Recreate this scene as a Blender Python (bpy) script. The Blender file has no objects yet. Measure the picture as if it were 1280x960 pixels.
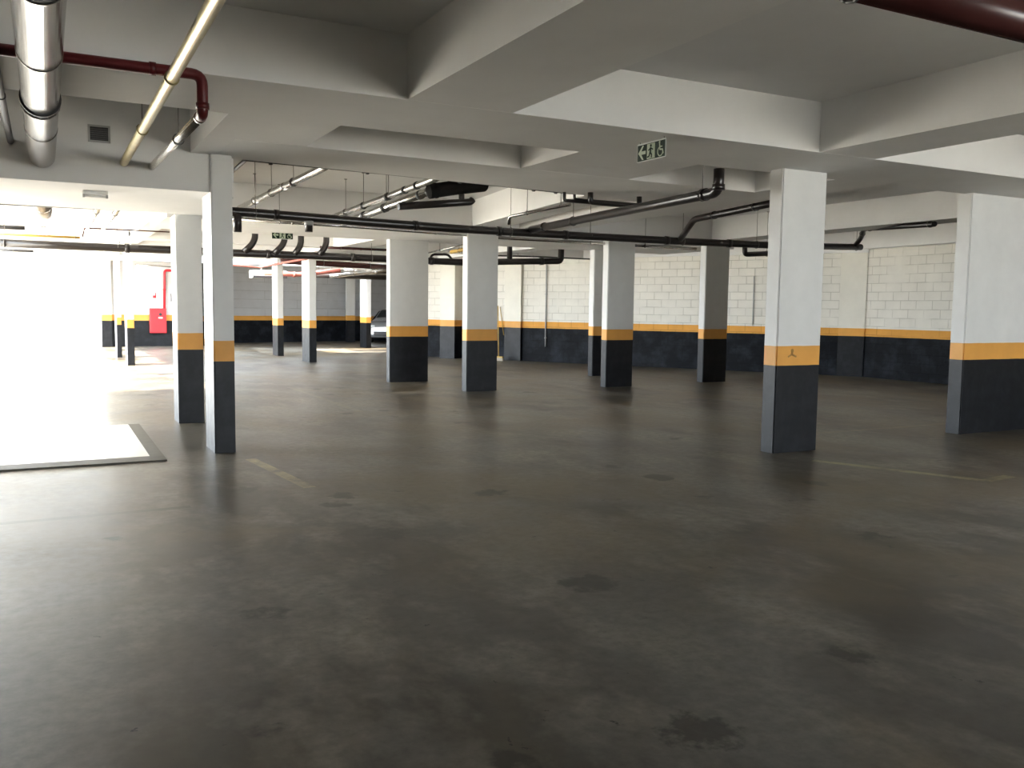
import bpy, bmesh, math, random
from mathutils import Vector, Matrix
random.seed(4)
S = bpy.context.scene
COL = S.collection
H = 1.55                      # camera height

# ------------------------------------------------------------------ camera
VA, VB = (2760 - 640, 412 - 480), (56 - 640, 378.5 - 480)
F = math.sqrt(-(VA[0] * VB[0] + VA[1] * VB[1]))
ax = Vector((VA[0], -VA[1], -F)).normalized()
ay = Vector((VB[0], -VB[1], -F)); ay = (ay - ax * ax.dot(ay)).normalized()
az = ax.cross(ay)
R = Matrix((ax, ay, az))      # camera space -> world
cam = bpy.data.objects.new('camera', bpy.data.cameras.new('camera'))
COL.objects.link(cam)
cam.matrix_world = Matrix.Translation((0, 0, H)) @ R.to_4x4()
cam.data.sensor_fit = 'HORIZONTAL'; cam.data.sensor_width = 36
cam.data.lens = F * 36 / 1280; cam.data.clip_start = .05; cam.data.clip_end = 500
S.camera = cam

# measuring helpers: a sight line of the photograph met with a plane of the garage
def ray(x, y): return R @ Vector((x - 640, 480 - y, -F))
def fz(x, y, z): d = ray(x, y); return Vector((0, 0, H)) + d * ((z - H) / d.z)
def fy(x, y, Y): d = ray(x, y); return Vector((0, 0, H)) + d * (Y / d.y)
def fx(x, y, X): d = ray(x, y); return Vector((0, 0, H)) + d * (X / d.x)

# ------------------------------------------------------------------ light
S.view_settings.view_transform = 'Standard'; S.view_settings.look = 'None'
S.view_settings.exposure = 0.08; S.view_settings.gamma = 1.0
S.view_settings.use_curve_mapping = False
S.cycles.use_denoising = True
S.cycles.max_bounces = 10; S.cycles.diffuse_bounces = 7; S.cycles.glossy_bounces = 4
S.cycles.sample_clamp_indirect = 10; S.cycles.caustics_reflective = False; S.cycles.caustics_refractive = False
S.cycles.blur_glossy = 1.0; S.cycles.denoising_prefilter = 'ACCURATE'
W = bpy.data.worlds.new('sky'); S.world = W; W.use_nodes = True
bg = W.node_tree.nodes['Background']
bg.inputs[0].default_value = (.85, .935, 1.0, 1); bg.inputs[1].default_value = 18.0

def lamp(name, kind, loc, direction, energy, color=(1, 1, 1), size=(1, 1), portal=False):
    l = bpy.data.lights.new(name, kind); o = bpy.data.objects.new(name, l); COL.objects.link(o)
    o.location = loc
    o.rotation_euler = Vector(direction).to_track_quat('-Z', 'Y').to_euler()
    l.energy = energy; l.color = color
    if kind == 'AREA':
        l.shape = 'RECTANGLE'; l.size, l.size_y = size; l.cycles.is_portal = portal
    return o
sun = lamp('sun', 'SUN', (-20, 15, 20), (math.cos(math.radians(35)), 0.03, -math.sin(math.radians(35))), 52, (1, .89, .74))
sun.data.angle = math.radians(1.0)
lamp('daylight_portal', 'AREA', (-3.6, 23.4, 1.5), (1, 0, 0), 1, size=(24.2, 3.0), portal=True)
lamp('daylight_portal', 'AREA', (10.0, -8.1, 1.5), (0, 1, 0), 1, size=(9.1, 2.9), portal=True)
lamp('daylight_portal', 'AREA', (6, 30.4, 3.7), (0, 0, -1), 1, size=(6, 2.9), portal=True)
lamp('daylight_portal', 'AREA', (-.8, 35.6, 1.5), (0, -1, 0), 1, size=(5.4, 2.9), portal=True)

# ------------------------------------------------------------------ materials
def nt(name):
    m = bpy.data.materials.new(name); m.use_nodes = True
    t = m.node_tree; b = t.nodes['Principled BSDF']
    return m, t, b
def N(t, kind, **kw):
    n = t.nodes.new(kind)
    for k, v in kw.items():
        if k.startswith('i_'): n.inputs[k[2:].replace('_', ' ')].default_value = v
        else: setattr(n, k, v)
    return n
def L(t, a, b): t.links.new(a, b)
def math_(t, op, a, b=None, c=None):
    n = N(t, 'ShaderNodeMath', operation=op)
    for i, v in enumerate((a, b, c)):
        if v is None: continue
        if hasattr(v, 'is_linked'): L(t, v, n.inputs[i])
        else: n.inputs[i].default_value = v
    return n.outputs[0]
def mix(t, f, a, b, blend='MIX'):
    n = N(t, 'ShaderNodeMix', data_type='RGBA', blend_type=blend)
    for i, v in ((0, f), (6, a), (7, b)):
        if hasattr(v, 'is_linked'): L(t, v, n.inputs[i])
        else: n.inputs[i].default_value = v if i == 0 else (*v, 1) if len(v) == 3 else v
    return n.outputs[2]
def noise(t, vec, scale, detail=4, rough=.5, dist=0):
    n = N(t, 'ShaderNodeTexNoise'); n.inputs['Scale'].default_value = scale; n.inputs['Detail'].default_value = detail
    n.inputs['Roughness'].default_value = rough; n.inputs['Distortion'].default_value = dist
    if vec: L(t, vec, n.inputs['Vector'])
    return n.outputs['Fac']
def ramp(t, fac, lo, hi):
    n = N(t, 'ShaderNodeMapRange', clamp=True); n.inputs[1].default_value = lo; n.inputs[2].default_value = hi
    L(t, fac, n.inputs[0]); return n.outputs[0]
def bump(t, b, h, strength, dist=.01):
    n = N(t, 'ShaderNodeBump'); n.inputs['Strength'].default_value = strength; n.inputs['Distance'].default_value = dist
    L(t, h, n.inputs['Height']); L(t, n.outputs[0], b.inputs['Normal'])

WHITE = (.73, .73, .72); BLACK = (.007, .008, .0105); ORANGE = (.78, .38, .085)
def paint(name, z0=.965, z1=1.18, block=None, white=WHITE, orange=ORANGE, black=BLACK, rough=.42):
    """wall paint: black dado, orange stripe, white above, by height over the floor"""
    m, t, b = nt(name)
    tc = N(t, 'ShaderNodeTexCoord'); sp = N(t, 'ShaderNodeSeparateXYZ'); L(t, tc.outputs['Object'], sp.inputs[0])
    v = tc.outputs['Object']
    wob = math_(t, 'MULTIPLY_ADD', noise(t, v, 3), .012, -.006)
    z = math_(t, 'ADD', sp.outputs[2], wob)
    up = math_(t, 'GREATER_THAN', z, z1); mid = math_(t, 'GREATER_THAN', z, z0)
    dirt = noise(t, v, 2.3, 6, .6)
    w = mix(t, ramp(t, dirt, .35, .75), white, tuple(c * .90 for c in white))
    k = mix(t, ramp(t, noise(t, v, 2.2 if block else 5, 6, .65), .45, .72), black, tuple(c * (3.4 if block else 1.9) + .002 for c in black))
    o = mix(t, ramp(t, dirt, .4, .8), orange, tuple(c * .85 for c in orange))
    col = mix(t, mid, k, mix(t, up, o, w))
    ro = math_(t, 'MULTIPLY_ADD', noise(t, v, 8), .2, rough - .1 + (.25 if block else .04))
    if block:
        bw, bh, amount = block
        cv = N(t, 'ShaderNodeCombineXYZ'); L(t, sp.outputs[0], cv.inputs[0]); L(t, sp.outputs[2], cv.inputs[1])
        br = N(t, 'ShaderNodeTexBrick'); L(t, cv.outputs[0], br.inputs['Vector'])
        br.inputs['Scale'].default_value = 1; br.inputs['Brick Width'].default_value = bw; br.inputs['Row Height'].default_value = bh
        br.inputs['Mortar Size'].default_value = .009; br.inputs['Mortar Smooth'].default_value = .4
        br.inputs['Color1'].default_value = (1, 1, 1, 1); br.inputs['Color2'].default_value = (.93, .93, .93, 1)
        br.inputs['Mortar'].default_value = (.42, .40, .36, 1)
        vis = math_(t, 'MULTIPLY', ramp(t, noise(t, v, 1.3, 3), .36, .56), amount)
        col = mix(t, vis, col, mix(t, 1.0, col, br.outputs['Color'], 'MULTIPLY'))
        hgt = math_(t, 'MULTIPLY_ADD', br.outputs['Fac'], -1, math_(t, 'MULTIPLY', noise(t, v, 30), .25))
        bump(t, b, hgt, .6, .008)
    else:
        bump(t, b, noise(t, v, 14, 5), .12, .01)
    L(t, col, b.inputs['Base Color']); L(t, ro, b.inputs['Roughness'])
    b.inputs['Specular IOR Level'].default_value = .12 if block else .28
    return m
M_col = paint('column_paint')
M_colfar = paint('column_paint_far', .945, 1.16)
M_block = paint('block_wall_paint', .985, 1.175, (.42, .205, .55), white=(.82, .79, .72))
M_smooth = paint('plain_wall_paint', .985, 1.175, white=(.80, .77, .69))
M_back = paint('back_wall_paint', .93, 1.12, (3.0, .36, .6), white=(.62, .63, .65))

def plain(name, color, rough=.5, metal=0, spec=.5, var=.1, scale=4, bmp=0, aniso=0):
    m, t, b = nt(name)
    tc = N(t, 'ShaderNodeTexCoord')
    f = ramp(t, noise(t, tc.outputs['Object'], scale, 5, .6), .3, .75)
    L(t, mix(t, f, color, tuple(c * (1 - var) for c in color)), b.inputs['Base Color'])
    b.inputs['Roughness'].default_value = rough; b.inputs['Metallic'].default_value = metal
    b.inputs['Specular IOR Level'].default_value = spec
    if bmp: bump(t, b, noise(t, tc.outputs['Object'], scale * 5, 4), bmp, .01)
    return m
M_ceil = plain('ceiling_paint', (.80, .80, .80), .75, var=.10, scale=.8, bmp=.12)
M_soffit = plain('soffit_paint', (.84, .835, .825), .75, var=.12, scale=.8, bmp=.12)
M_blackpipe = plain('black_pipe', (.022, .017, .016), .28, var=.3)
M_greypipe = plain('dark_grey_pipe', (.06, .06, .065), .35, var=.2)
M_brown = plain('brown_pipe', (.075, .022, .020), .25, var=.2)
M_red = plain('dark_red_pipe', (.13, .014, .016), .35, var=.25)
M_brightred = plain('bright_red_paint', (.72, .03, .04), .35, var=.1)
M_salmon = plain('red_sprinkler_pipe', (.55, .16, .12), .4, var=.2)
M_steel = plain('galvanised_steel', (.62, .60, .57), .22, metal=1, var=.25, scale=6)
M_duct = plain('duct_steel', (.42, .39, .36), .16, metal=1, var=.2, scale=3)
M_brass = plain('yellowed_steel', (.56, .47, .24), .30, metal=1, var=.35, scale=8)
M_ochre = plain('ochre_pipe', (.60, .38, .08), .4, var=.2)
M_foam = plain('black_insulation', (.016, .015, .015), .85, spec=.1)
M_rod = plain('hanger_steel', (.20, .19, .18), .4, metal=.8)
M_dark = plain('dark_plastic', (.03, .03, .032), .5)
M_lid = plain('grey_metal_box', (.45, .45, .44), .45)
M_white = plain('white_plastic', (.8, .8, .78), .4)
M_signgreen = plain('sign_green', (.006, .020, .010), .6, spec=.2)
M_glow = plain('sign_pale_figures', (.42, .48, .36), .6)
M_acrylic = plain('sign_edge', (.72, .74, .72), .3)
M_wood = plain('yellow_broom_wood', (.55, .36, .08), .5, var=.3, scale=12)
M_bristle = plain('broom_bristles', (.62, .56, .46), .8)
M_tile = plain('white_floor_tile', (.78, .75, .70), .25, var=.05)
M_kerb = plain('kerb_concrete', (.10, .088, .066), .6, var=.3, scale=9)
M_greywall = plain('bare_concrete', (.48, .47, .45), .8)
M_out = plain('outdoor_concrete', (.72, .68, .60), .8, var=.12, scale=.6)
M_carbody = plain('silver_car_paint', (.55, .56, .57), .25, metal=.6, var=.02)
M_glass = plain('car_glass', (.03, .035, .04), .08)
M_tyre = plain('tyre_rubber', (.02, .02, .02), .7)
M_lightglass = plain('headlamp_glass', (.75, .78, .8), .1)

def floor_material():
    m, t, b = nt('polished_concrete')
    tc = N(t, 'ShaderNodeTexCoord'); v = tc.outputs['Object']
    sp = N(t, 'ShaderNodeSeparateXYZ'); L(t, v, sp.inputs[0]); X, Y = sp.outputs[0], sp.outputs[1]
    mp = N(t, 'ShaderNodeMapping'); mp.inputs['Scale'].default_value = (1, .6, 1); mp.inputs['Rotation'].default_value = (0, 0, .9); L(t, v, mp.inputs[0])
    n1 = noise(t, mp.outputs[0], .45, 5, .55, .3); n2 = noise(t, mp.outputs[0], 1.5, 7, .60, .15); n3 = noise(t, v, 13, 8, .7)
    col = mix(t, ramp(t, n1, .42, .58), (.050, .043, .033), (.160, .152, .136))
    col = mix(t, ramp(t, n2, .46, .66), col, (.250, .230, .195))
    col = mix(t, math_(t, 'MULTIPLY', ramp(t, n3, .40, .72), .55), col, (.048, .043, .036))
    warm = ramp(t, noise(t, v, .45, 4, .6, .5), .46, .62)
    col = mix(t, math_(t, 'MULTIPLY', warm, .6), col, (.13, .098, .052))
    # oily patches: irregular islands
    vo = N(t, 'ShaderNodeTexVoronoi'); vo.inputs['Scale'].default_value = 1.7; vo.inputs['Randomness'].default_value = 1
    dv = N(t, 'ShaderNodeVectorMath', operation='ADD'); L(t, v, dv.inputs[0])
    nn = N(t, 'ShaderNodeTexNoise'); nn.inputs['Scale'].default_value = 6; nn.inputs['Detail'].default_value = 7; nn.inputs['Roughness'].default_value = .65; L(t, v, nn.inputs['Vector'])
    sc = N(t, 'ShaderNodeVectorMath', operation='SCALE'); sc.inputs['Scale'].default_value = .45; L(t, nn.outputs['Color'], sc.inputs[0]); L(t, sc.outputs[0], dv.inputs[1])
    L(t, dv.outputs[0], vo.inputs['Vector'])
    sc2 = N(t, 'ShaderNodeSeparateColor'); L(t, vo.outputs['Color'], sc2.inputs[0])
    size = math_(t, 'MULTIPLY_ADD', sc2.outputs[0], .38, -.14)
    patch = ramp(t, math_(t, 'SUBTRACT', size, vo.outputs['Distance']), -.05, .04)
    col = mix(t, math_(t, 'MULTIPLY', patch, .75), col, (.022, .020, .017))
    # grime gathered round the foot of the two slim columns
    dx = math_(t, 'MULTIPLY', math_(t, 'SUBTRACT', X, 1.35), 1.3); dy = math_(t, 'SUBTRACT', Y, 10.6)
    rr = math_(t, 'SQRT', math_(t, 'ADD', math_(t, 'MULTIPLY', dx, dx), math_(t, 'MULTIPLY', math_(t, 'MULTIPLY', dy, dy), .35)))
    gr = ramp(t, math_(t, 'ADD', math_(t, 'MULTIPLY_ADD', rr, -1, 1.0), math_(t, 'MULTIPLY_ADD', n2, 2.2, -1.1)), .1, .55)
    col = mix(t, math_(t, 'MULTIPLY', gr, .75), col, (.042, .038, .030))
    # small pits and specks
    v2 = N(t, 'ShaderNodeTexVoronoi'); v2.inputs['Scale'].default_value = 5.5; L(t, dv.outputs[0], v2.inputs['Vector'])
    sc3 = N(t, 'ShaderNodeSeparateColor'); L(t, v2.outputs['Color'], sc3.inputs[0])
    sz = math_(t, 'MULTIPLY_ADD', sc3.outputs[1], .22, -.11)
    speck = ramp(t, math_(t, 'SUBTRACT', sz, v2.outputs['Distance']), -.006, .012)
    col = mix(t, math_(t, 'MULTIPLY', speck, .8), col, (.014, .013, .012))
    # worn parking lines and one saw cut, by position on the slab
    def seg(p, q, w):
        a, c = Vector(p), Vector(q); d = (c - a); ln = d.length; d.normalize()
        rx = math_(t, 'SUBTRACT', X, a.x); ry = math_(t, 'SUBTRACT', Y, a.y)
        al = math_(t, 'ADD', math_(t, 'MULTIPLY', rx, d.x), math_(t, 'MULTIPLY', ry, d.y))
        pe = math_(t, 'ABSOLUTE', math_(t, 'SUBTRACT', math_(t, 'MULTIPLY', rx, d.y), math_(t, 'MULTIPLY', ry, d.x)))
        s = math_(t, 'MULTIPLY', math_(t, 'GREATER_THAN', al, 0), math_(t, 'LESS_THAN', al, ln))
        return math_(t, 'MULTIPLY', s, math_(t, 'LESS_THAN', pe, w / 2))
    worn = ramp(t, noise(t, v, 3.2, 8, .75), .36, .60)
    for p, q, w, c, a in (((1.80, 9.1), (1.97, 7.45), .11, (.34, .27, .14), 1.0), ((7.1, 6.7), (7.75, 5.2), .12, (.38, .34, .17), .8),
                          ((7.75, 5.2), (8.2, 5.25), .12, (.38, .34, .17), .9), ((8.6, 8.2), (12, 8.2), .1, (.30, .24, .14), .35),
                          ((4.1, 12.6), (4.1, 17), .1, (.3, .26, .16), .35)):
        col = mix(t, math_(t, 'MULTIPLY', seg(p, q, w), math_(t, 'MULTIPLY', worn, a)), col, c)
    col = mix(t, math_(t, 'MULTIPLY', seg((-4, 7.05), (.95, 7.1), .08), .85), col, (.05, .043, .033))
    L(t, col, b.inputs['Base Color'])
    ro = math_(t, 'ADD', math_(t, 'MULTIPLY', ramp(t, n2, .3, .7), .10), math_(t, 'MULTIPLY_ADD', n3, .08, .27))
    L(t, ro, b.inputs['Roughness']); b.inputs['Specular IOR Level'].default_value = .27
    bump(t, b, n2, .10, .006)
    return m
M_floor = floor_material()

# ------------------------------------------------------------------ mesh helpers
def box(bm, x0, x1, y0, y1, z0, z1, mat=0):
    vs = [bm.verts.new((x, y, z)) for x in (x0, x1) for y in (y0, y1) for z in (z0, z1)]
    out = []
    for f in ((0, 1, 3, 2), (4, 6, 7, 5), (0, 4, 5, 1), (2, 3, 7, 6), (0, 2, 6, 4), (1, 5, 7, 3)):
        fc = bm.faces.new([vs[i] for i in f]); fc.material_index = mat; out.append(fc)
    return vs
def prism(bm, pts, z0, z1):
    """vertical prism over a plan polygon"""
    a = [bm.verts.new((p[0], p[1], z0)) for p in pts]; c = [bm.verts.new((p[0], p[1], z1)) for p in pts]
    n = len(pts); bm.faces.new(a[::-1]); bm.faces.new(c)
    for i in range(n): bm.faces.new((a[i], a[(i + 1) % n], c[(i + 1) % n], c[i]))
def fillet(pts, rad, n=5):
    pts = [Vector(p) for p in pts]; out = [pts[0]]
    for i in range(1, len(pts) - 1):
        a, b, c = pts[i - 1], pts[i], pts[i + 1]
        u, w = (a - b), (c - b); r = min(rad, u.length * .48, w.length * .48)
        u.normalize(); w.normalize(); p, q = b + u * r, b + w * r
        for k in range(n + 1):
            s = k / n; out.append(p * (1 - s) ** 2 + b * 2 * s * (1 - s) + q * s * s)
    out.append(pts[-1]); return out
def tube(bm, pts, r, seg=16, rad=None, cap=True):
    pts = fillet(pts, rad if rad is not None else r * 2.6) if len(pts) > 2 else [Vector(p) for p in pts]
    d0 = (pts[1] - pts[0]).normalized(); up = Vector((0, 0, 1)) if abs(d0.z) < .9 else Vector((1, 0, 0))
    u = d0.cross(up).normalized(); rings = []
    for i, p in enumerate(pts):
        d = ((pts[min(i + 1, len(pts) - 1)] - pts[max(i - 1, 0)])).normalized()
        u = (u - d * u.dot(d)).normalized(); w = d.cross(u)
        rings.append([bm.verts.new(p + (u * math.cos(a) + w * math.sin(a)) * r) for a in [2 * math.pi * k / seg for k in range(seg)]])
    for A, B in zip(rings, rings[1:]):
        for k in range(seg):
            f = bm.faces.new((A[k], A[(k + 1) % seg], B[(k + 1) % seg], B[k])); f.smooth = True
    if cap: bm.faces.new(rings[0][::-1]); bm.faces.new(rings[-1])
def disc(bm, c, axis, r, h, seg=24):
    c = Vector(c); a = Vector(axis).normalized(); tube(bm, [c - a * h / 2, c + a * h / 2], r, seg)
def obj(name, bm, mat, parent=None, bevel=0, loc=None):
    bmesh.ops.recalc_face_normals(bm, faces=bm.faces[:])
    me = bpy.data.meshes.new(name)
    base = Vector(parent.location) if parent is not None else Vector(loc or (0, 0, 0))
    if parent is not None and parent.parent is not None: base = base + Vector(parent.parent.location)
    if base.length: bmesh.ops.translate(bm, verts=bm.verts[:], vec=-base)
    bm.to_mesh(me); bm.free()
    for m in (mat if isinstance(mat, (list, tuple)) else [mat]): me.materials.append(m)
    o = bpy.data.objects.new(name, me); COL.objects.link(o)
    if parent is not None: o.parent = parent
    else: o.location = base
    if bevel:
        md = o.modifiers.new('b', 'BEVEL'); md.width = bevel; md.segments = 2; md.limit_method = 'ANGLE'
    return o
def B(): return bmesh.new()
def tag(o, label, cat, group=None):
    o['label'] = label; o['category'] = cat
    if group: o['group'] = group
    return o
def thing(name, label, cat, loc, group=None, rot=0):
    o = bpy.data.objects.new(name, None); COL.objects.link(o); o.location = loc; o.rotation_euler.z = rot
    return tag(o, label, cat, group)
def struct(name, bm, mat, bevel=0, loc=None):
    o = obj(name, bm, mat, None, bevel, loc); o['kind'] = 'structure'; return o

# ------------------------------------------------------------------ floor, outdoors
bm = B(); box(bm, -3.6, 22, -10, 44, -.25, 0); struct('floor', bm, M_floor)
bm = B(); box(bm, -60, -3.6, -30, 110, -.25, -.01); box(bm, -3.6, 60, 44, 110, -.25, -.01); box(bm, -3.6, 60, -60, -10, -.25, -.01)
struct('ground', bm, M_out)
# pale tiled slab with its kerb, left of the slim columns
bm = B(); box(bm, -3.5, .90, 9.58, 12.25, .001, .012); struct('floor_tile_surface', bm, M_tile)
bm = B(); box(bm, -3.5, 1.03, 9.30, 9.58, .001, .016); box(bm, .90, 1.03, 9.58, 12.25, .001, .016); struct('floor_kerb', bm, M_kerb)

# ------------------------------------------------------------------ ceiling and beams
ZC, ZB = 3.55, 3.08
bm = B()                       # slab, with the light well over the far bay
for q in ((-3.6, 22, -10, 17.0), (-2.3, 22, 17.0, 28.95), (-2.3, 22, 31.85, 44), (-2.3, 3.0, 28.95, 31.85), (9.0, 22, 28.95, 31.85)): box(bm, *q, ZC, ZC + .25)
bmesh.ops.remove_doubles(bm, verts=bm.verts[:], dist=.0001); struct('ceiling', bm, M_ceil)
def beam(pts, z0, mat=M_soffit):
    bm = B(); prism(bm, pts, z0, ZC + .01); return struct('ceiling_beam', bm, mat)
def rect(x0, x1, y0, y1): return [(x0, y0), (x1, y0), (x1, y1), (x0, y1)]
beam(rect(-3.6, 17.7, 6.32, 7.50), ZB)                                   # main cross beam over the big columns
beam([(1.60, 8.63), (9.0, 8.86), (9.0, 10.72), (6, 10.2), (1.60, 9.74)], ZB)   # second one with a slightly turned back edge
for x0, x1 in ((2.42, 3.30), (6.62, 7.38)): beam(rect(x0, x1, -10, 6.33), ZB + .002)
beam(rect(9.75, 10.4, -10, 4.0), ZB + .002)
beam(rect(1.35, 2.27, 7.49, 9.7), ZB + .002)
beam(rect(4.66, 6.12, 7.49, 8.8), ZB + .002)
beam(rect(8.14, 8.95, 7.49, 15.4), ZB + .002)
beam(rect(12.95, 13.58, 7.49, 15.4), ZB + .002)
beam([(6.48, 10.2), (7.05, 10.2), (7.8, 15.4), (7.15, 15.4)], ZB + .002)
beam([(-3.6, 9.62), (1.54, 9.62), (1.54, 9.95), (1.83, 9.95), (1.83, 12.45), (1.5, 12.12), (-3.6, 12.12)], 2.70)                                # deep lintel over the slim columns
beam([(1.75, 15.15), (6.95, 15.25), (13.6, 15.35), (13.6, 17.9), (1.75, 17.6)], 2.93)   # low wide slab
beam(rect(6.3, 6.95, 17.5, 28.9), 2.98); beam(rect(10.3, 10.9, 17.5, 40), 2.98)
for y0 in (16.0, 20.6, 24.2, 27.9, 32.0): beam(rect(-2.3, 1.72, y0, y0 + .55), 3.12)
for y0 in (21.5, 24.4, 28.0, 32.2): beam(rect(1.72, 20, y0, y0 + .5), 2.99)
beam(rect(1.72, 2.1, 12.1, 36), 3.05)
beam(rect(-3.6, -3.1, -10, 17), 3.0)
bm = B(); box(bm, 17.3, 17.75, 7.5, 15.3, 3.08, 3.56); struct('ceiling_beam', bm, M_soffit)

# ------------------------------------------------------------------ walls
def wall(name, p, q, th, z1, mat, z0=0):
    """a wall from plan point p to q; its visible face runs through p-q, thickness to the left of the direction"""
    p, q = Vector((*p, 0)), Vector((*q, 0)); d = q - p
    bm = B(); box(bm, 0, d.length, 0, th, z0, z1)
    me = bpy.data.meshes.new(name); bmesh.ops.recalc_face_normals(bm, faces=bm.faces[:]); bm.to_mesh(me); bm.free(); me.materials.append(mat)
    o = bpy.data.objects.new(name, me); COL.objects.link(o); o.location = p; o.rotation_euler.z = math.atan2(d.y, d.x)
    o['kind'] = 'structure'; return o
WC = fz(1079, 471, 0); WD = fz(665, 451.6, 0); dd = (WD - WC).normalized()
XR = WC.x
E1 = WC + dd * 14.1
wall('wall_right', (XR, -10), (XR, WC.y), -.25, ZC, M_block)
wall('wall_right_angled', (WC.x, WC.y), (E1.x, E1.y), -.25, ZC, M_block)
wall('wall_right_return', (E1.x, E1.y), (21.5, E1.y + 1.5), -.25, ZC, M_block)
wall('wall_right_far', (21.5, E1.y + 1.4), (21.5, 43), -.25, ZC, M_back)
wb0, wb1 = fz(292, 428.7, 0), fz(482, 425.4, 0); wd = (wb1 - wb0).normalized()
w0 = wb0 - wd * 1.6; w1 = wb1 + wd * 9
wall('wall_back', (w0.x, w0.y), (w1.x, w1.y), .25, ZC, M_back)
wall('wall_back_left', (2.0, 35.2), (w0.x + .1, 35.2), .25, ZC, M_colfar)
wall('wall_back_side', (w0.x + .1, 35.2), (w0.x + .1, w0.y), .2, ZC, M_back)
wall('wall_rear', (5.4, -8.2), (-3.6, -8.2), .25, ZC, M_smooth); wall('wall_rear', (XR + .2, -8.2), (14.0, -8.2), .25, ZC, M_smooth)
wall('wall_left', (-3.6, -8.2), (-3.6, 11.6), .25, ZC, M_smooth)
bm = B(); box(bm, -9.5, -3.6, -8, 12.3, 3.55, 3.75); struct('added_sun_block_roof', bm, M_ceil)  # added out-of-view canopy, keeps direct sun off the near left floor
# the plain pilaster in the corner and the ones on the angled wall
def pilaster(t0, t1, depth, mat, z1=3.1):
    a, b = WC + dd * t0, WC + dd * t1; n = Vector((-dd.y, dd.x, 0))
    if n.x > 0: n = -n
    bm = B(); prism(bm, [(a.x, a.y), (b.x, b.y), (b.x + n.x * depth, b.y + n.y * depth), (a.x + n.x * depth, a.y + n.y * depth)], 0, z1)
    return bm
def wt(px):    # distance along the angled wall seen at image column px
    d = ray(px, 460); k = (WC.x * d.y - WC.y * d.x) / (dd.y * d.x - dd.x * d.y); return k
struct('wall_pilaster', pilaster(.02, wt(1046), .04, M_smooth), M_smooth)
struct('wall_pilaster', pilaster(wt(652), wt(632), .10, M_smooth), M_smooth)
struct('wall_pilaster', pilaster(wt(578), wt(560), .45, M_smooth), M_smooth)
bm = pilaster(0, 14, .12, M_soffit); bmesh.ops.translate(bm, verts=[v for v in bm.verts if v.co.z < 1], vec=(0, 0, 3.0)); bmesh.ops.translate(bm, verts=[v for v in bm.verts if v.co.z > 3.05], vec=(0, 0, .45))
struct('ceiling_beam', bm, M_soffit)

# ------------------------------------------------------------------ columns
def column(a, b, c, base, top, label, mat=M_col, X1=None):
    P = fz(b, base, 0); d = ray(a, base); Y1 = P.x * d.y / d.x; d = ray(c, base); X1 = X1 or P.y * d.x / d.y
    Y1 = min(max(Y1, P.y + .2), P.y + .8)
    bm = B(); box(bm, P.x, X1, P.y, Y1, 0, top)
    bmesh.ops.bevel(bm, geom=[e for e in bm.edges if abs(e.verts[0].co.z - e.verts[1].co.z) > 1], offset=.012, segments=2, affect='EDGES')
    o = obj('concrete_column', bm, mat, None, 0, (P.x, P.y, 0)); o['kind'] = 'thing'
    tag(o, label, 'column', 'striped concrete columns'); print('column', [round(v, 2) for v in (P.x, X1, P.y, Y1)])
    return o
column(258, 269, 295, 567, ZB, 'slim white column with orange stripe and black foot, nearest to the kerbed pale floor slab')
column(218, 224, 256, 529.5, 2.70, 'white column holding the far edge of the low lintel, just behind the slim near column')
column(950, 966, 1020, 567, ZB, 'large square white column with a small dark print on its orange stripe')
column(1181, 1199, 1300, 543, ZB, 'wide white pier cut by the right edge of the photo, broad black foot', X1=13.4)
column(483, 487, 535, 478, 2.93, 'wide beige-grey column standing between the silver car and the bright block wall', M_colfar)
column(577, 583, 621, 489.5, 2.93, 'grey column just left of the leaning broom, bright left face', M_colfar)
column(751, 757, 790, 484, 2.93, 'dark grey-green column covering part of a thinner one behind it', M_colfar)
column(735, 740, 757, 470, 2.93, 'thin column mostly hidden behind the grey-green one in front of the block wall', M_colfar)
column(871, 878, 907, 478, 3.08, 'narrow shaded column before the block wall, left of the large square one', M_colfar)
column(374, 387, 396, 453, 2.99, 'glaring white column in mid hall with broad sunlit face, nearer of the bright pair', M_colfar)
column(341, 347.5, 355, 445, 2.99, 'slim sunlit column just behind and left of the glaring white one', M_colfar)
column(450, 458, 464, 435, 2.99, 'distant bright column with vivid yellow stripe beside the parked silver car', M_colfar)
column(433.3, 433.6, 444, 427.5, 2.99, 'farthest pale grey column against the back wall, left of the silver car', M_colfar)
column(157.3, 160, 169, 457, 3.05, 'narrow cream column with orange stripe in the glare, left of the red hose cabinet', M_colfar)
column(144.5, 147, 153, 447, 3.12, 'thin overexposed column second in the row going away beside the open side', M_colfar)
column(127, 128, 141, 434, 3.12, 'wide overexposed column at the far end of the row, farthest left', M_colfar)

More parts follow.
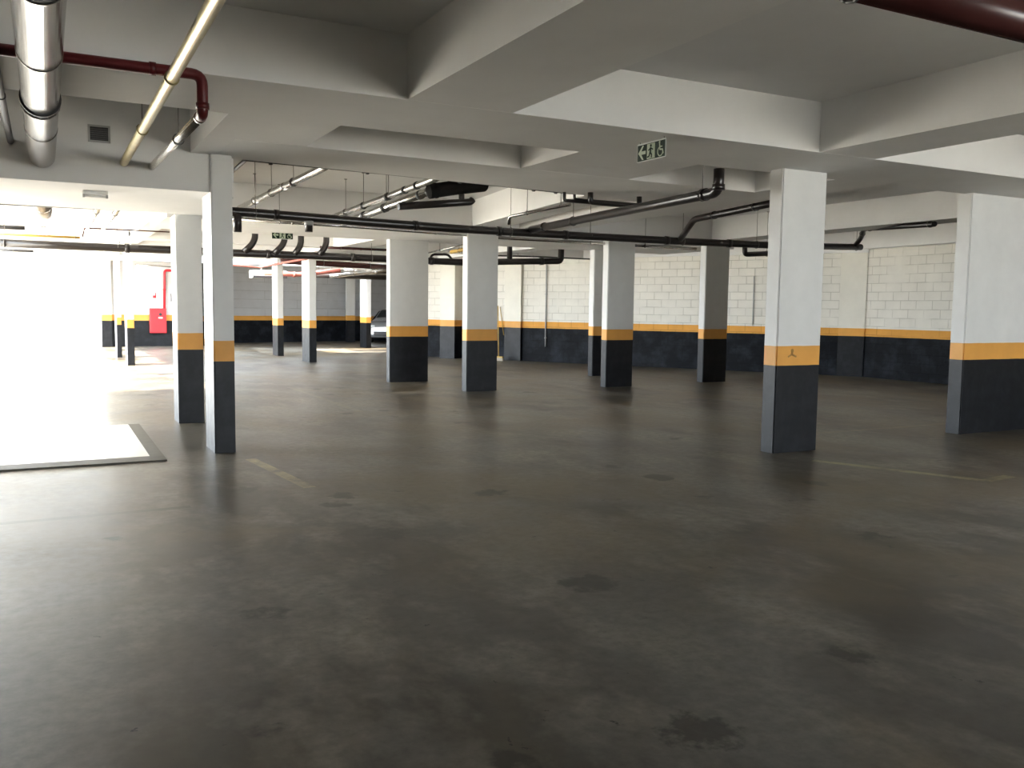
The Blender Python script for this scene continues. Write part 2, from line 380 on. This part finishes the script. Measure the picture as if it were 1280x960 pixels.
# ------------------------------------------------------------------ pipes
def pipe(name, label, cat, pts, r, mat, couplings=(), hangers=(), zc=ZC, group=None, cm=None, branches=(), rad=None, ringr=1.18, rodr=.0045):
    pts = [Vector(p) for p in pts]; t = thing(name, label, cat, pts[0], group)
    bm = B(); tube(bm, pts, r, 40 if r > .1 else 20, rad); obj('pipe_run', bm, mat, t)
    for br in branches:
        bm = B(); tube(bm, br, r * .85, 14); obj('branch', bm, mat, t)
    def at(s):   # s = (segment, fraction)
        a, b = pts[s[0]], pts[s[0] + 1]; return a.lerp(b, s[1]), (b - a).normalized()
    for s in couplings:
        p, d = at(s); bm = B(); disc(bm, p, d, r * ringr, r * 1.1 if r < .09 else .03); obj('coupling', bm, cm or mat, t)
    for s in hangers:
        p, d = at(s); bm = B(); ring = []
        u = d.cross(Vector((0, 0, 1))).normalized(); w = u.cross(d)
        pr = r + .006; tube(bm, [p + (u * math.cos(k * math.pi / 8) + w * math.sin(k * math.pi / 8)) * pr for k in range(17)], .006, 6, 0)
        tube(bm, [p + Vector((0, 0, r)), (p.x, p.y, zc + .003)], rodr, 6); disc(bm, (p.x, p.y, zc - .004), (0, 0, 1), .025, .008, 10)
        obj('hanger', bm, M_rod, t)
    return t
def py(Y, *px): return [fy(x, y, Y) for x, y in px]
def pz(z, *px): return [fz(x, y, z) for x, y in px]

# near left
eD = fy(52.5, 209, 9.60); zd = eD.z + .112; xd = eD.x
pipe('ventilation_duct', 'large shiny silver round duct running overhead into the lintel at the left', 'duct',
     [(xd, -6, zd), (xd, 9.66, zd)], .116, M_duct, couplings=[(0, .665), (0, .745), (0, .83), (0, .90)], hangers=[(0, .66), (0, .835)], ringr=1.03, cm=M_duct)
bm = B(); disc(bm, (xd, 6.95, zd), (0, 1, 0), .128, .03, 32)
tag(obj('duct_clamp', bm, M_dark, None, 0, (xd, 6.95, zd)), 'black band clamp around the large silver duct', 'clamp')
pipe('ventilation_duct', 'overexposed silver duct continuing beyond the lintel towards the glare', 'duct', [(xd, 12.1, zd), (xd, 19.2, zd)], .125, M_duct, couplings=[(0, .3), (0, .7)], ringr=1.03)
e = fy(155, 203, 9.6)
pipe('steel_pipe', 'long yellowed steel pipe slanting overhead beside the large silver duct', 'pipe', [(e.x, -4, e.z), (e.x, 9.66, e.z)], .038, M_brass,
     couplings=[(0, .725), (0, .86)], hangers=[(0, .50), (0, .86)], group='overhead pipes left')
pipe('steel_pipe', 'overexposed steel pipe beyond the lintel in line with the yellowed one', 'pipe', [(e.x, 12.1, e.z), (e.x, 19.0, e.z)], .038, M_steel, hangers=[(0, .4)])
e2 = fy(190, 208, 9.6); el = fy(247, 140, 6.27); el.x = e2.x - .02; zt = fy(247, 93, 6.27).z
t = pipe('sprinkler_pipe', 'dark red pipe along the beam edge turning down at an elbow', 'pipe', [(-3.4, 6.27, zt), (el.x, 6.27, zt), (el.x, 6.27, el.z - .01), (el.x, 6.37, el.z - .01)], .036, M_red,
     couplings=[(0, .5), (0, .93), (1, .8)], hangers=[(0, .8), (0, .3)], rad=.07)
pipe('steel_pipe', 'short bright steel pipe from the red elbow to the lintel', 'pipe', [(el.x, 6.33, el.z - .01), (e2.x, 9.66, e2.z)], .034, M_steel, couplings=[(0, .02), (0, .38)], hangers=[(0, .36)], group='overhead pipes left')
pipe('steel_pipe', 'overexposed steel pipe beyond the lintel in line with the short bright one', 'pipe', [(e2.x, 12.1, e2.z), (e2.x, 19.0, e2.z)], .034, M_steel, hangers=[(0, .4)])
e3 = fy(13, 176, 9.6)
pipe('steel_pipe', 'thin grey pipe at the extreme left edge, left of the large duct', 'pipe', [(e3.x, -2, e3.z), (e3.x, 9.66, e3.z)], .028, M_greypipe, couplings=[(0, .82)], group='overhead pipes left')
# near right, thick brown pipe crossing the top corner
p0, p1 = fz(1172, -1, 2.78), fz(1280, 27, 2.78); pd = p1 - p0
pipe('drain_pipe', 'thick glossy brown pipe crossing the top right corner close overhead', 'pipe', [p0 - pd * 1.6, p1 + pd * 5], .080, M_brown,
     couplings=[(0, .8)], hangers=[(0, .10), (0, .75)])

# the long black pipe across the hall and its branches
YP = 12.62
pts = py(YP, (302, 265), (440, 276), (580, 286.5), (720, 294.5), (860, 302), (960, 306.5), (1076, 309))
pts = [Vector((-3.3, YP, pts[0].z - .06))] + pts
pipe('drain_pipe', 'long black pipe crossing the whole hall below the ceiling', 'pipe', pts, .062, M_blackpipe,
     couplings=[(1, .3), (2, .55), (3, .3), (3, .9), (4, .8), (5, .5)], hangers=[(1, .12), (3, .4), (4, .12), (4, .95), (5, .85), (6, .95)], rad=.05)
a = fz(898, 211, ZB); b = fy(898, 240, a.y); c = fy(664, 287, YP - .02)
pipe('drain_pipe', 'glossy dark pipe dropping from the beam and slanting back to the long black pipe', 'pipe', [(b.x, b.y, ZB), b, c], .058, M_blackpipe, couplings=[(1, .05), (1, .9), (0, .8)], hangers=[(1, .06), (1, .7)], rad=.12)
a = fy(985, 250, 8.9); b = fy(868, 274, 11.6); c = fy(860, 285, 11.9); d = fy(850, 300, YP)
pipe('drain_pipe', 'dark pipe with an S bend joining the long black pipe behind the large square column', 'pipe', [a, b, c, d], .052, M_blackpipe, couplings=[(0, .75), (0, .3)], rad=.12)
a = fy(1168, 280, 9.5); b = fy(1080, 286, 12.1); c = fy(1076, 298, 12.4); d = fy(1068, 308, YP)
pipe('drain_pipe', 'short dark pipe with an elbow in the corner right of the large square column', 'pipe', [a, b, c, d], .045, M_blackpipe, couplings=[(0, .9), (0, .05)], hangers=[(1, .5)], rad=.1)
q = py(13.6, (931, 309), (931, 318), (985, 316))
pipe('drain_pipe', 'small black U bend hanging under the long black pipe left of the large column', 'pipe', q, .05, M_blackpipe, hangers=[(1, .5)], rad=.08)
# thin conduit under the back edge of the beam
YC = 9.95
q = [fy(289, 216, 11.4), fy(308, 199, 9.85)] + [fy(405, 208.5, 9.95), fy(560, 224, 10.2), fy(700, 239.5, 10.4), fy(770, 245, 10.6)]
pipe('conduit', 'thin dark conduit clipped along the back edge of the big beam', 'conduit', q, .022, M_greypipe, couplings=[(1, .3), (2, .33), (3, .1), (3, .75), (3, .96)], ringr=1.7, cm=M_dark)
# silver pipes in the middle bay
pipe('steel_pipe', 'bright steel pipe slanting alone in the middle ceiling bay', 'pipe', [fy(421, 200, 9.9), fz(400, 211.5, 3.17), fz(296, 262, 3.13)], .047, M_steel, couplings=[(1, .35), (1, .7)], hangers=[(1, .25), (1, .5), (1, .72)], group='steel pipes in the middle bay')
pipe('steel_pipe', 'upper of two parallel steel pipes with black straps in the middle bay', 'pipe', [fy(563, 215, 10.3), fz(537, 226, 3.16), fz(412, 273, 3.0)], .045, M_steel, couplings=[(1, .1), (1, .2), (1, .36), (1, .6)], cm=M_dark, hangers=[(1, .35), (1, .6), (1, .8)], group='steel pipes in the middle bay')
pipe('steel_pipe', 'lower of two parallel steel pipes with black straps in the middle bay', 'pipe', [fy(545, 236, 11.25), fz(430, 279, 2.86)], .055, M_steel, couplings=[(0, .06), (0, .15), (0, .52), (0, .75)], cm=M_dark, hangers=[(0, .06), (0, .5)], group='steel pipes in the middle bay')
q = [fy(536, 239.5, 11.2), fy(565, 235, 11.2), fy(604, 231, 11.5)]
pipe('insulated_pipe', 'thick black insulated pipe with a rounded end under the beam', 'pipe', q, .098, M_foam, couplings=[(0, .3)], ringr=1.06)
q = [fy(498, 258, 12.0), fy(588, 252.5, 12.0), fy(591, 238, 12.0)]; q[2].z = 3.14
pipe('drain_pipe', 'black pipe with upturned elbow below the thick insulated pipe', 'pipe', q, .052, M_blackpipe, branches=[[fy(577, 251, 12.0), fy(577, 243, 12.0)]], rad=.1)
q = [fy(738, 243, 10.0), fy(738, 252.5, 10.0), fy(799, 257.5, 10.0), fy(799, 249, 10.0)]; q[0].z = q[3].z = ZB
pipe('drain_pipe', 'black pipe bracket with two upturned ends beneath the beam, above the gap between two columns', 'pipe', q, .036, M_blackpipe, rad=.05)
q = [fy(705.5, 240, 10.15), fy(705.5, 250.5, 10.15), fy(775, 256.5, 10.15)]; q[0].z = ZB + .004
pipe('conduit', 'thin black square bent conduit beside the black pipe bracket', 'conduit', q, .022, M_blackpipe, branches=[[fy(718, 243, 10.15), fy(718, 249, 10.15), fy(737, 251, 10.15)]], rad=.03)
q = [fy(636, 280, 12.0), fy(637, 270.5, 11.9), fy(713, 255.5, 10.9)]
pipe('steel_pipe', 'thin bright steel pipe slanting above the long black pipe, right of mid hall', 'pipe', q, .022, M_steel, couplings=[(1, .3)], hangers=[(1, .3), (1, .85)], rad=.05)

pipe('steel_pipe', 'pale steel pipe running along the slab edge just under the long black pipe', 'pipe', py(15.0, (285, 273), (440, 283), (640, 298), (870, 311)), .03, M_steel,
     couplings=[(0, .5), (1, .5), (2, .4)], hangers=[(0, .4), (1, .8), (2, .7)])
# far pipes
YF = 19.4
q = py(YF, (0, 303.5), (100, 308), (215, 312.5), (290, 316), (400, 320), (480, 323.5), (577, 328), (640, 327), (701, 326.5), (702, 316))
def up(p): return [Vector((p[0].x, p[0].y, ZC + .01))] + p[1:]
q[-1].z = ZC
t = pipe('drain_pipe', 'thick dark pipe across the far hall ending in an upturned elbow above the broom', 'pipe', q, .078, M_blackpipe,
     couplings=[(1, .5), (3, .4), (4, .5), (5, .6), (7, .6)], hangers=[(0, .05), (1, .4), (2, .4), (2, .9), (4, .8), (6, .5)], rad=.1,
     branches=[up(py(YF - .05, (319, 290), (319, 302), (305, 315))), up(py(YF - .05, (357, 299), (356, 304), (343, 317))), up(py(YF - .05, (377, 298), (376, 307), (368, 318))),
               up(py(YF - .05, (408, 292), (408, 307), (399, 319))), up(py(YF, (637, 311), (637, 325)))])
pipe('drain_pipe', 'black stub trap hanging under the long black pipe beside the pair of slim columns', 'pipe', py(YP, (297, 266), (297, 290)), .055, M_blackpipe)
pipe('drain_pipe', 'black stub trap hanging under the long black pipe above the green exit sign', 'pipe', py(YP, (386, 273), (386, 290)), .055, M_blackpipe, couplings=[(0, .35)], cm=M_lid)
pipe('drain_pipe', 'brown-black pipe in the far hall just below the thick dark one', 'pipe', py(26.4, (350, 326), (395, 329), (440, 331.5), (484, 334)), .085, M_brown, hangers=[(1, .2), (2, .5)])
pipe('drain_pipe', 'dark pipe at the far end of the hall above the parked car', 'pipe', py(30.5, (384, 343.5), (484, 347)), .09, M_blackpipe, hangers=[(0, .3)])
pipe('sprinkler_pipe', 'thin red pipe slanting in the far left hall', 'pipe', [fy(289, 331, 29), fy(325, 334, 29), fy(400, 320, 22.5)], .03, M_salmon, hangers=[(1, .3), (1, .8)], rad=.1)
pipe('sprinkler_pipe', 'red pipe in the far hall between the two bright columns', 'pipe', py(29.6, (330, 341), (372, 343.5), (425, 338)), .075, M_salmon, couplings=[(0, .9)], hangers=[(1, .5)])
pipe('steel_pipe', 'silver pipe at the far end above the distant yellow striped column', 'pipe', py(28.9, (412, 345.5), (448, 341.5), (484, 339)), .06, M_steel, couplings=[(0, .3), (1, .6)], hangers=[(0, .8)])
pipe('steel_pipe', 'upper silver pipe at the far end beside the wide beige column', 'pipe', py(30.2, (430, 337.5), (484, 340)), .06, M_steel, couplings=[(0, .2)], hangers=[(0, .5)])
pipe('conduit', 'thin conduit crossing high in the far hall', 'conduit', py(22.3, (290, 303), (350, 306), (480, 313)), .022, M_greypipe, couplings=[(1, .4)], hangers=[(1, .5)])
pipe('conduit', 'thin brownish conduit just above the thick dark far pipe', 'conduit', py(21.0, (400, 309), (484, 312.5)), .03, M_brown, couplings=[(0, .6)], hangers=[(0, .3)])
pipe('conduit', 'thin dark conduit behind the far upturned elbow', 'conduit', py(20.6, (622, 319.5), (672, 321), (740, 324)), .02, M_blackpipe, couplings=[(0, .9)], hangers=[(0, .5)])
pipe('ochre_pipe', 'short ochre pipe between the wide beige column and the grey column', 'pipe', [fy(564, 315, 20.5), fy(584, 311, 19.9)], .045, M_ochre, hangers=[(0, .5)])
pipe('conduit', 'thin pale conduit rising to the ochre pipe', 'conduit', [fy(534, 316.5, 21), fy(566, 309, 20.2), fy(582, 305, 20)], .018, M_steel, hangers=[(0, .5)])
pipe('drain_pipe', 'black pipe bend above the bright block wall between two columns', 'pipe', py(19.5, (537, 326), (540, 318), (560, 318), (566, 326)), .028, M_blackpipe, rad=.08)
pipe('ochre_pipe', 'ochre pipe in the glare beyond the lintel near the duct', 'pipe', py(18.6, (-20, 292), (100, 297)), .022, M_ochre, hangers=[(0, .95)], couplings=[(0, .95)])
pipe('drain_pipe', 'short grey pipe in the glare at the far left edge', 'pipe', py(17.0, (-20, 283), (31, 285)), .035, M_greypipe, hangers=[(0, .5)])
pipe('conduit', 'thin brown conduit in the glare beyond the lintel', 'conduit', py(18.0, (103, 296), (106, 285), (212, 290)), .012, M_brown, rad=.03)
pipe('conduit', 'thin grey conduit low in the glare left of the row of thin columns', 'conduit', py(26, (-10, 312), (42, 314)), .035, M_greypipe, hangers=[(0, .5)])
# fire riser by the hose cabinet
pipe('sprinkler_pipe', 'thin bright red riser rising from the red hose cabinet', 'pipe', [fy(205.5, 386, 35.12), fy(205.5, 338, 35.12), fy(232, 338.5, 35.12)], .045, M_brightred, couplings=[(0, .5)], rad=.1)
pipe('conduit', 'pale horizontal conduit on the wall above the hose cabinet', 'conduit', py(35.0, (168, 326), (216, 328)), .02, M_steel, couplings=[(0, .3)])
pipe('conduit', 'second pale conduit lower on the wall above the hose cabinet', 'conduit', py(35.0, (168, 330.5), (216, 334)), .02, M_steel)
# conduits on the angled wall
def wallpt(px, z, off=.04):
    n = Vector((-dd.y, dd.x, 0)); n = -n if n.x > 0 else n
    p = WC + dd * wt(px) + n * off; p.z = z; return p
t = pipe('conduit', 'grey vertical conduit fixed to the angled block wall right of the broom', 'conduit', [wallpt(682, 3.0), wallpt(682, .45)], .020, M_lid, couplings=[(0, .40), (0, .9)], ringr=1.8)
pipe('conduit', 'thin pale vertical conduit on the block wall left of the large square column', 'conduit', [wallpt(939, 2.45, .02), wallpt(939, 1.2, .02)], .014, M_lid)

# ------------------------------------------------------------------ signs, boxes
def flat(bm, pts, plane, th):
    """extruded outline; plane maps (u, v) to a 3-D point and gives the outward normal"""
    f, n = plane; a = [bm.verts.new(f(u, v)) for u, v in pts]; b = [bm.verts.new(f(u, v) + n * th) for u, v in pts]
    k = len(pts); bm.faces.new(a); bm.faces.new(b[::-1])
    for i in range(k): bm.faces.new((a[i], b[i], b[(i + 1) % k], a[(i + 1) % k]))
def circ(u, v, r, n=14): return [(u + r * math.cos(2 * math.pi * k / n), v + r * math.sin(2 * math.pi * k / n)) for k in range(n)]
def bar(u0, v0, u1, v1, w):
    dx, dy = u1 - u0, v1 - v0; l = math.hypot(dx, dy); nx, ny = -dy / l * w / 2, dx / l * w / 2
    return [(u0 + nx, v0 + ny), (u1 + nx, v1 + ny), (u1 - nx, v1 - ny), (u0 - nx, v0 - ny)]
def exit_sign(label, origin, udir, w, h, normal, top):
    """green exit sign: arrow, running figure at a door, wheelchair symbol; origin = bottom left corner"""
    o = Vector(origin); u = Vector(udir).normalized(); n = Vector(normal); z = Vector((0, 0, 1))
    t = thing('exit_sign', label, 'sign', o)
    def pl(off): return (lambda a, b: o + u * a * w / 3 + z * b * h + n * off, n)
    bm = B(); flat(bm, [(0, 0), (3, 0), (3, 1), (0, 1)], pl(0), .006); obj('sign_panel', bm, M_signgreen, t)
    bm = B()
    for r_ in ([(-.03, -.05), (3.03, -.05), (3.03, 0), (-.03, 0)], [(-.03, 1), (3.03, 1), (3.03, 1.08), (-.03, 1.08)], [(-.03, 0), (0, 0), (0, 1), (-.03, 1)], [(3, 0), (3.03, 0), (3.03, 1), (3, 1)]): flat(bm, r_, pl(.001), .005)
    obj('sign_border', bm, M_acrylic, t)
    bm = B(); P = pl(.008)
    flat(bm, [(.12, .5), (.55, .93), (.70, .93), (.45, .60), (.92, .60), (.92, .40), (.45, .40), (.70, .07), (.55, .07)], P, .002)
    obj('arrow_symbol', bm, M_glow, t)
    bm = B()     # door panel with a dark running figure on it
    flat(bm, [(1.08, .04), (1.92, .04), (1.92, .96), (1.08, .96)], P, .002); obj('door_symbol', bm, M_glow, t)
    bm = B(); P2 = pl(.012)
    flat(bm, circ(1.52, .82, .085), P2, .002)
    for b_ in ((1.50, .72, 1.46, .42, .15), (1.50, .68, 1.25, .55, .07), (1.52, .68, 1.76, .56, .07), (1.44, .44, 1.62, .26, .10), (1.62, .27, 1.60, .08, .09), (1.44, .44, 1.34, .20, .10), (1.34, .20, 1.14, .16, .09)): flat(bm, bar(*b_), P2, .002)
    obj('running_symbol', bm, M_signgreen, t)
    bm = B()
    flat(bm, circ(2.42, .90, .075), P, .002)
    for b_ in ((2.42, .84, 2.46, .46, .10), (2.44, .64, 2.70, .62, .07), (2.44, .46, 2.72, .44, .09), (2.72, .46, 2.82, .18, .09)): flat(bm, bar(*b_), P, .002)
    cs = [(2.50 + .27 * math.cos(a), .34 + .27 * math.sin(a)) for a in [math.radians(100 + k * 18) for k in range(15)]]
    for (a0, b0), (a1, b1) in zip(cs, cs[1:]): flat(bm, bar(a0, b0, a1, b1, .07), P, .002)
    obj('wheelchair_symbol', bm, M_glow, t)
    for s in (.2, 2.8):
        bm = B(); a_ = o + u * s * w / 3 + z * h; tube(bm, [a_, a_ + z * max(.02, top - a_.z)], .004, 6); obj('hanger', bm, M_rod, t)
    return t
a, b = fx(797.5, 203, 4.88), fx(832, 197.5, 4.88); zt = fx(797.5, 183, 4.88).z
# the near sign hangs across the hall under the beam: its face looks to -x
exit_sign('large green exit sign with arrow and wheelchair symbol, left of the square column top', (4.88, a.y, a.z), (0, -1, 0), a.y - b.y, zt - a.z, (-1, 0, 0), ZB)
a, b = fy(340, 298, 17.2), fy(366, 298, 17.2); zt = fy(340, 288.5, 17.2).z
exit_sign('small distant green exit sign high under the low slab, left of mid hall', a, (1, 0, 0), b.x - a.x, zt - a.z, (0, -1, 0), 2.93)

# hose cabinet
YW = 35.198
a, b = fy(187, 416, YW), fy(207, 385.5, YW)
t = thing('hose_cabinet', 'bright red fire hose cabinet on the far left wall', 'cabinet', (a.x, YW, a.z))
bm = B(); box(bm, a.x, b.x, YW - .2, YW, a.z, b.z); obj('cabinet_body', bm, M_brightred, t, .01)
bm = B(); box(bm, a.x + .03, b.x - .03, YW - .215, YW - .2, a.z + .03, b.z - .03); d_ = obj('door', bm, M_brightred, t, .006)
bm = B(); disc(bm, ((a.x + b.x) / 2 + .08, YW - .22, b.z - .22), (0, 1, 0), .055, .02); obj('handle', bm, M_dark, t)
bm = B(); box(bm, (a.x + b.x) / 2 + .01, (a.x + b.x) / 2 + .15, YW - .219, YW - .214, b.z - .37, b.z - .32); obj('label_plate', bm, M_white, t)
a, b = fy(190, 374, YW), fy(196.5, 364.5, YW)
t = thing('fire_sign', 'small square fire sign on the white wall above the hose cabinet', 'sign', (a.x, YW, a.z))
bm = B(); box(bm, a.x, b.x, YW - .01, YW - .001, a.z, b.z); obj('sign_panel', bm, M_white, t)
bm = B(); box(bm, a.x + .03, b.x - .05, YW - .014, YW - .009, a.z + .04, a.z + .14); box(bm, b.x - .07, b.x - .035, YW - .014, YW - .009, a.z + .04, b.z - .05); obj('fire_symbol', bm, M_brightred, t)
bm = B(); a, b = fy(213.5, 377, YW), fy(214.5, 367, YW); box(bm, a.x, b.x, YW - .03, YW - .001, a.z, b.z)
tag(obj('wall_hook', bm, M_dark, None, .003, a), 'tiny dark upright strip on the wall right of the red riser', 'hook')

# vent grille on the lintel
YL = 9.62
a, b = fy(110, 177, YL), fy(137.5, 158, YL)
t = thing('vent_grille', 'small square louvred vent on the lintel face between duct and yellowed pipe', 'vent', (a.x, YL, a.z))
bm = B(); box(bm, a.x + .015, b.x - .015, YL - .004, YL, a.z + .015, b.z - .015); obj('backing', bm, M_dark, t)
bm = B()
for z0, z1, x0, x1 in ((a.z, a.z + .018, a.x, b.x), (b.z - .018, b.z, a.x, b.x), (a.z, b.z, a.x, a.x + .018), (a.z, b.z, b.x - .018, b.x)): box(bm, x0, x1, YL - .014, YL, z0, z1)
obj('frame', bm, M_lid, t)
bm = B(); k = 0; z_ = a.z + .03
while z_ < b.z - .025:
    vs = box(bm, a.x + .015, b.x - .015, YL - .012, YL - .004, z_, z_ + .006)
    z_ += .019
obj('louvres', bm, M_greypipe, t)
# batten lamp under the lintel
a, b = fz(103, 238, 2.70), fz(131, 247, 2.70)
t = thing('batten_lamp', 'short white batten lamp under the pale lintel soffit', 'lamp', (a.x, 10.2, 2.66))
bm = B(); box(bm, a.x, b.x, a.y - .05, a.y + .05, 2.665, 2.70); obj('housing', bm, M_white, t, .006)
bm = B(); tube(bm, [(a.x + .02, a.y, 2.65), (b.x - .02, a.y, 2.65)], .014, 10); obj('tube', bm, M_white, t)
bm = B()
for x_ in (a.x + .01, b.x - .01): box(bm, x_ - .01, x_ + .01, a.y - .02, a.y + .02, 2.632, 2.668)
obj('lamp_holder', bm, M_lid, t)
# ceiling rose in the middle bay
c = fz(410, 238, ZC)
t = thing('ceiling_lamp_holder', 'round dark ceiling rose with a hanging cord in the middle bay', 'lamp holder', c)
bm = B(); disc(bm, c - Vector((0, 0, .02)), (0, 0, 1), .085, .04, 20); obj('rose', bm, M_rod, t)
bm = B(); tube(bm, [c + Vector((.14, 0, 0)), c + Vector((.14, 0, -.55))], .006, 6); disc(bm, c + Vector((.14, 0, -.57)), (0, 0, 1), .025, .06, 10); obj('cord', bm, M_rod, t)
# far junction box on the beam
a, b = fy(316, 347, 30), fy(340, 338, 30)
t = thing('air_unit', 'pale box-shaped ceiling unit in the far left hall', 'unit', (a.x, 30, a.z))
bm = B(); box(bm, a.x, b.x + .5, 30, 30.6, a.z, b.z); obj('casing', bm, M_lid, t, .02)
bm = B(); box(bm, a.x, b.x + .5, 29.98, 30.0, a.z, a.z + .07); obj('intake', bm, M_dark, t)
for hx in (a.x + .3, b.x + .3):
    bm = B(); tube(bm, [(hx, 30.2, b.z - .02), (hx, 28.9, ZC)], .02, 8); obj('hanger', bm, M_rod, t)

# the print on the orange stripe of the square column
a = fy(991, 441, 7.19)
bm = B(); yv = fz(966, 567, 0).y - .002
P = ((lambda u, v: Vector((a.x + u, yv, a.z + v))), Vector((0, -1, 0)))
flat(bm, circ(0, .022, .022), P, .001)
for b_ in ((-.0, .01, -.01, -.03, .03), (-.01, -.02, -.06, -.045, .018), (.0, -.02, .065, -.045, .02)): flat(bm, bar(*b_), P, .001)
tag(obj('stencil_mark', bm, plain('stencil_paint', (.42, .22, .05), .6), None, 0, (a.x, yv, a.z)), 'small brown stencilled mark on the orange stripe of the large square column', 'mark')

# broom against the wall
f0 = fz(635, 449.5, 0); f0 = wallpt(635, 0, .55); top = wallpt(624.5, 1.62, .13)
t = thing('broom', 'yellow-handled broom leaning on the angled wall beside the grey column', 'broom', f0)
bm = B(); tube(bm, [f0 + Vector((0, 0, .12)), top], .016, 10); obj('handle', bm, M_wood, t)
bm = B(); s_ = Vector((dd.x, dd.y, 0)) * .15
vs = box(bm, -.16, .16, -.03, .03, .09, .14); bmesh.ops.rotate(bm, verts=bm.verts[:], matrix=Matrix.Rotation(math.atan2(dd.y, dd.x), 3, 'Z')); bmesh.ops.translate(bm, verts=bm.verts[:], vec=f0); obj('head', bm, M_wood, t, .008)
bm = B()
for i in range(26):
    for j in range(4):
        x_, y_ = -.15 + i * .012, -.022 + j * .014; box(bm, x_ - .004, x_ + .004, y_ * 1.3 - .004, y_ * 1.3 + .004, .005, .092)
bmesh.ops.rotate(bm, verts=bm.verts[:], matrix=Matrix.Rotation(math.atan2(dd.y, dd.x), 3, 'Z')); bmesh.ops.translate(bm, verts=bm.verts[:], vec=f0); obj('bristles', bm, M_bristle, t)
g0 = wallpt(630.5, .75, .06); g1 = wallpt(625.5, 1.60, .06)
bm = B(); tube(bm, [g0, g1], .012, 8)
tag(obj('wooden_stick', bm, M_wood, None, 0, g0), 'short yellow stick leaning beside the broom handle', 'stick')

# ------------------------------------------------------------------ parked car
def car(loc, rot):
    t = thing('car', 'silver car parked at the far back wall, half hidden by the wide beige column', 'car', loc, rot=0)
    rm = Matrix.Translation(loc) @ Matrix.Rotation(rot, 4, 'Z')
    def put(bm): bmesh.ops.transform(bm, matrix=rm, verts=bm.verts[:])
    # cross-sections along x: (x, z_low, z_belt, z_top, half width at belt, half width at top)
    sec = [(-2.15, .38, .62, .66, .70, .66), (-2.05, .25, .70, .84, .80, .72), (-1.75, .22, .80, .93, .86, .74), (-1.2, .22, .86, 1.02, .88, .70),
           (-.95, .22, .90, 1.06, .88, .70), (-.25, .22, .92, 1.42, .88, .58), (.6, .22, .94, 1.46, .88, .58), (1.3, .22, .96, 1.40, .88, .58),
           (1.85, .22, .97, 1.05, .86, .66), (2.1, .28, .90, .98, .80, .66), (2.2, .42, .70, .74, .72, .62)]
    bm = B(); rings = []
    for x, zl, zb, ztp, wb, wtp in sec:
        pr = [(-wb * .92, zl), (-wb, zl + .15), (-wb, (zl + zb) / 2 + .1), (-wb * .97, zb), (-wtp, ztp - .04), (-wtp * .8, ztp), (0, ztp + .02), (wtp * .8, ztp), (wtp, ztp - .04), (wb * .97, zb), (wb, (zl + zb) / 2 + .1), (wb, zl + .15), (wb * .92, zl)]
        rings.append([bm.verts.new((x, y, z)) for y, z in pr])
    for A, C_ in zip(rings, rings[1:]):
        for k in range(13): f = bm.faces.new((A[k], A[(k + 1) % 13], C_[(k + 1) % 13], C_[k])); f.smooth = True
    bm.faces.new(rings[0]); bm.faces.new(rings[-1][::-1]); put(bm); obj('body', bm, M_carbody, t)
    def quad(pts, name, m, off=.012):
        b_ = B(); vs = [b_.verts.new(p) for p in pts]; f = b_.faces.new(vs); r_ = bmesh.ops.extrude_face_region(b_, geom=[f])
        f.normal_update(); nn = f.normal.copy()
        bmesh.ops.translate(b_, verts=[v for v in r_['geom'] if isinstance(v, bmesh.types.BMVert)], vec=nn * off); put(b_); return obj(name, b_, m, t)
    quad([(-.90, -.62, 1.085), (-.90, .62, 1.085), (-.30, .50, 1.405), (-.30, -.50, 1.405)], 'windscreen', M_glass)
    for s in (-1, 1):
        for x0, x1 in ((-.62, .30), (.38, 1.25)):
            quad([(x0, s * .865, .97), (x1, s * .865, .98), (x1 if x0 > 0 else x1, s * .63, 1.38), (x0 + (.42 if x0 < 0 else 0), s * .63, 1.36)], 'side_window', M_glass, .02 * s * -1 if False else .02)
        quad([(-2.10, s * .48, .60), (-2.10, s * .76, .60), (-2.02, s * .78, .76), (-2.06, s * .46, .74)], 'headlamp', M_lightglass, .06)
        b_ = B(); box(b_, -.78, -.62, s * .90, s * 1.04, .98, 1.10); put(b_); obj('mirror', b_, M_carbody, t, .02)
        for x_ in (-1.35, 1.32):
            b_ = B(); disc(b_, (x_, s * .80, .32), (0, 1, 0), .32, .22, 28); put(b_); w_ = obj('wheel', b_, M_tyre, t, .02)
            b_ = B(); disc(b_, (x_, s * .905, .32), (0, 1, 0), .20, .03, 20); put(b_); obj('hubcap', b_, M_lid, t)
    b_ = B(); box(b_, -2.20, -2.12, -.5, .5, .32, .50); put(b_); obj('grille', b_, M_dark, t, .01)
c0 = fz(482, 429, 0)
car(Vector((c0.x + .5 * 2.1, c0.y + .87 * 2.1, 0)), math.radians(60))
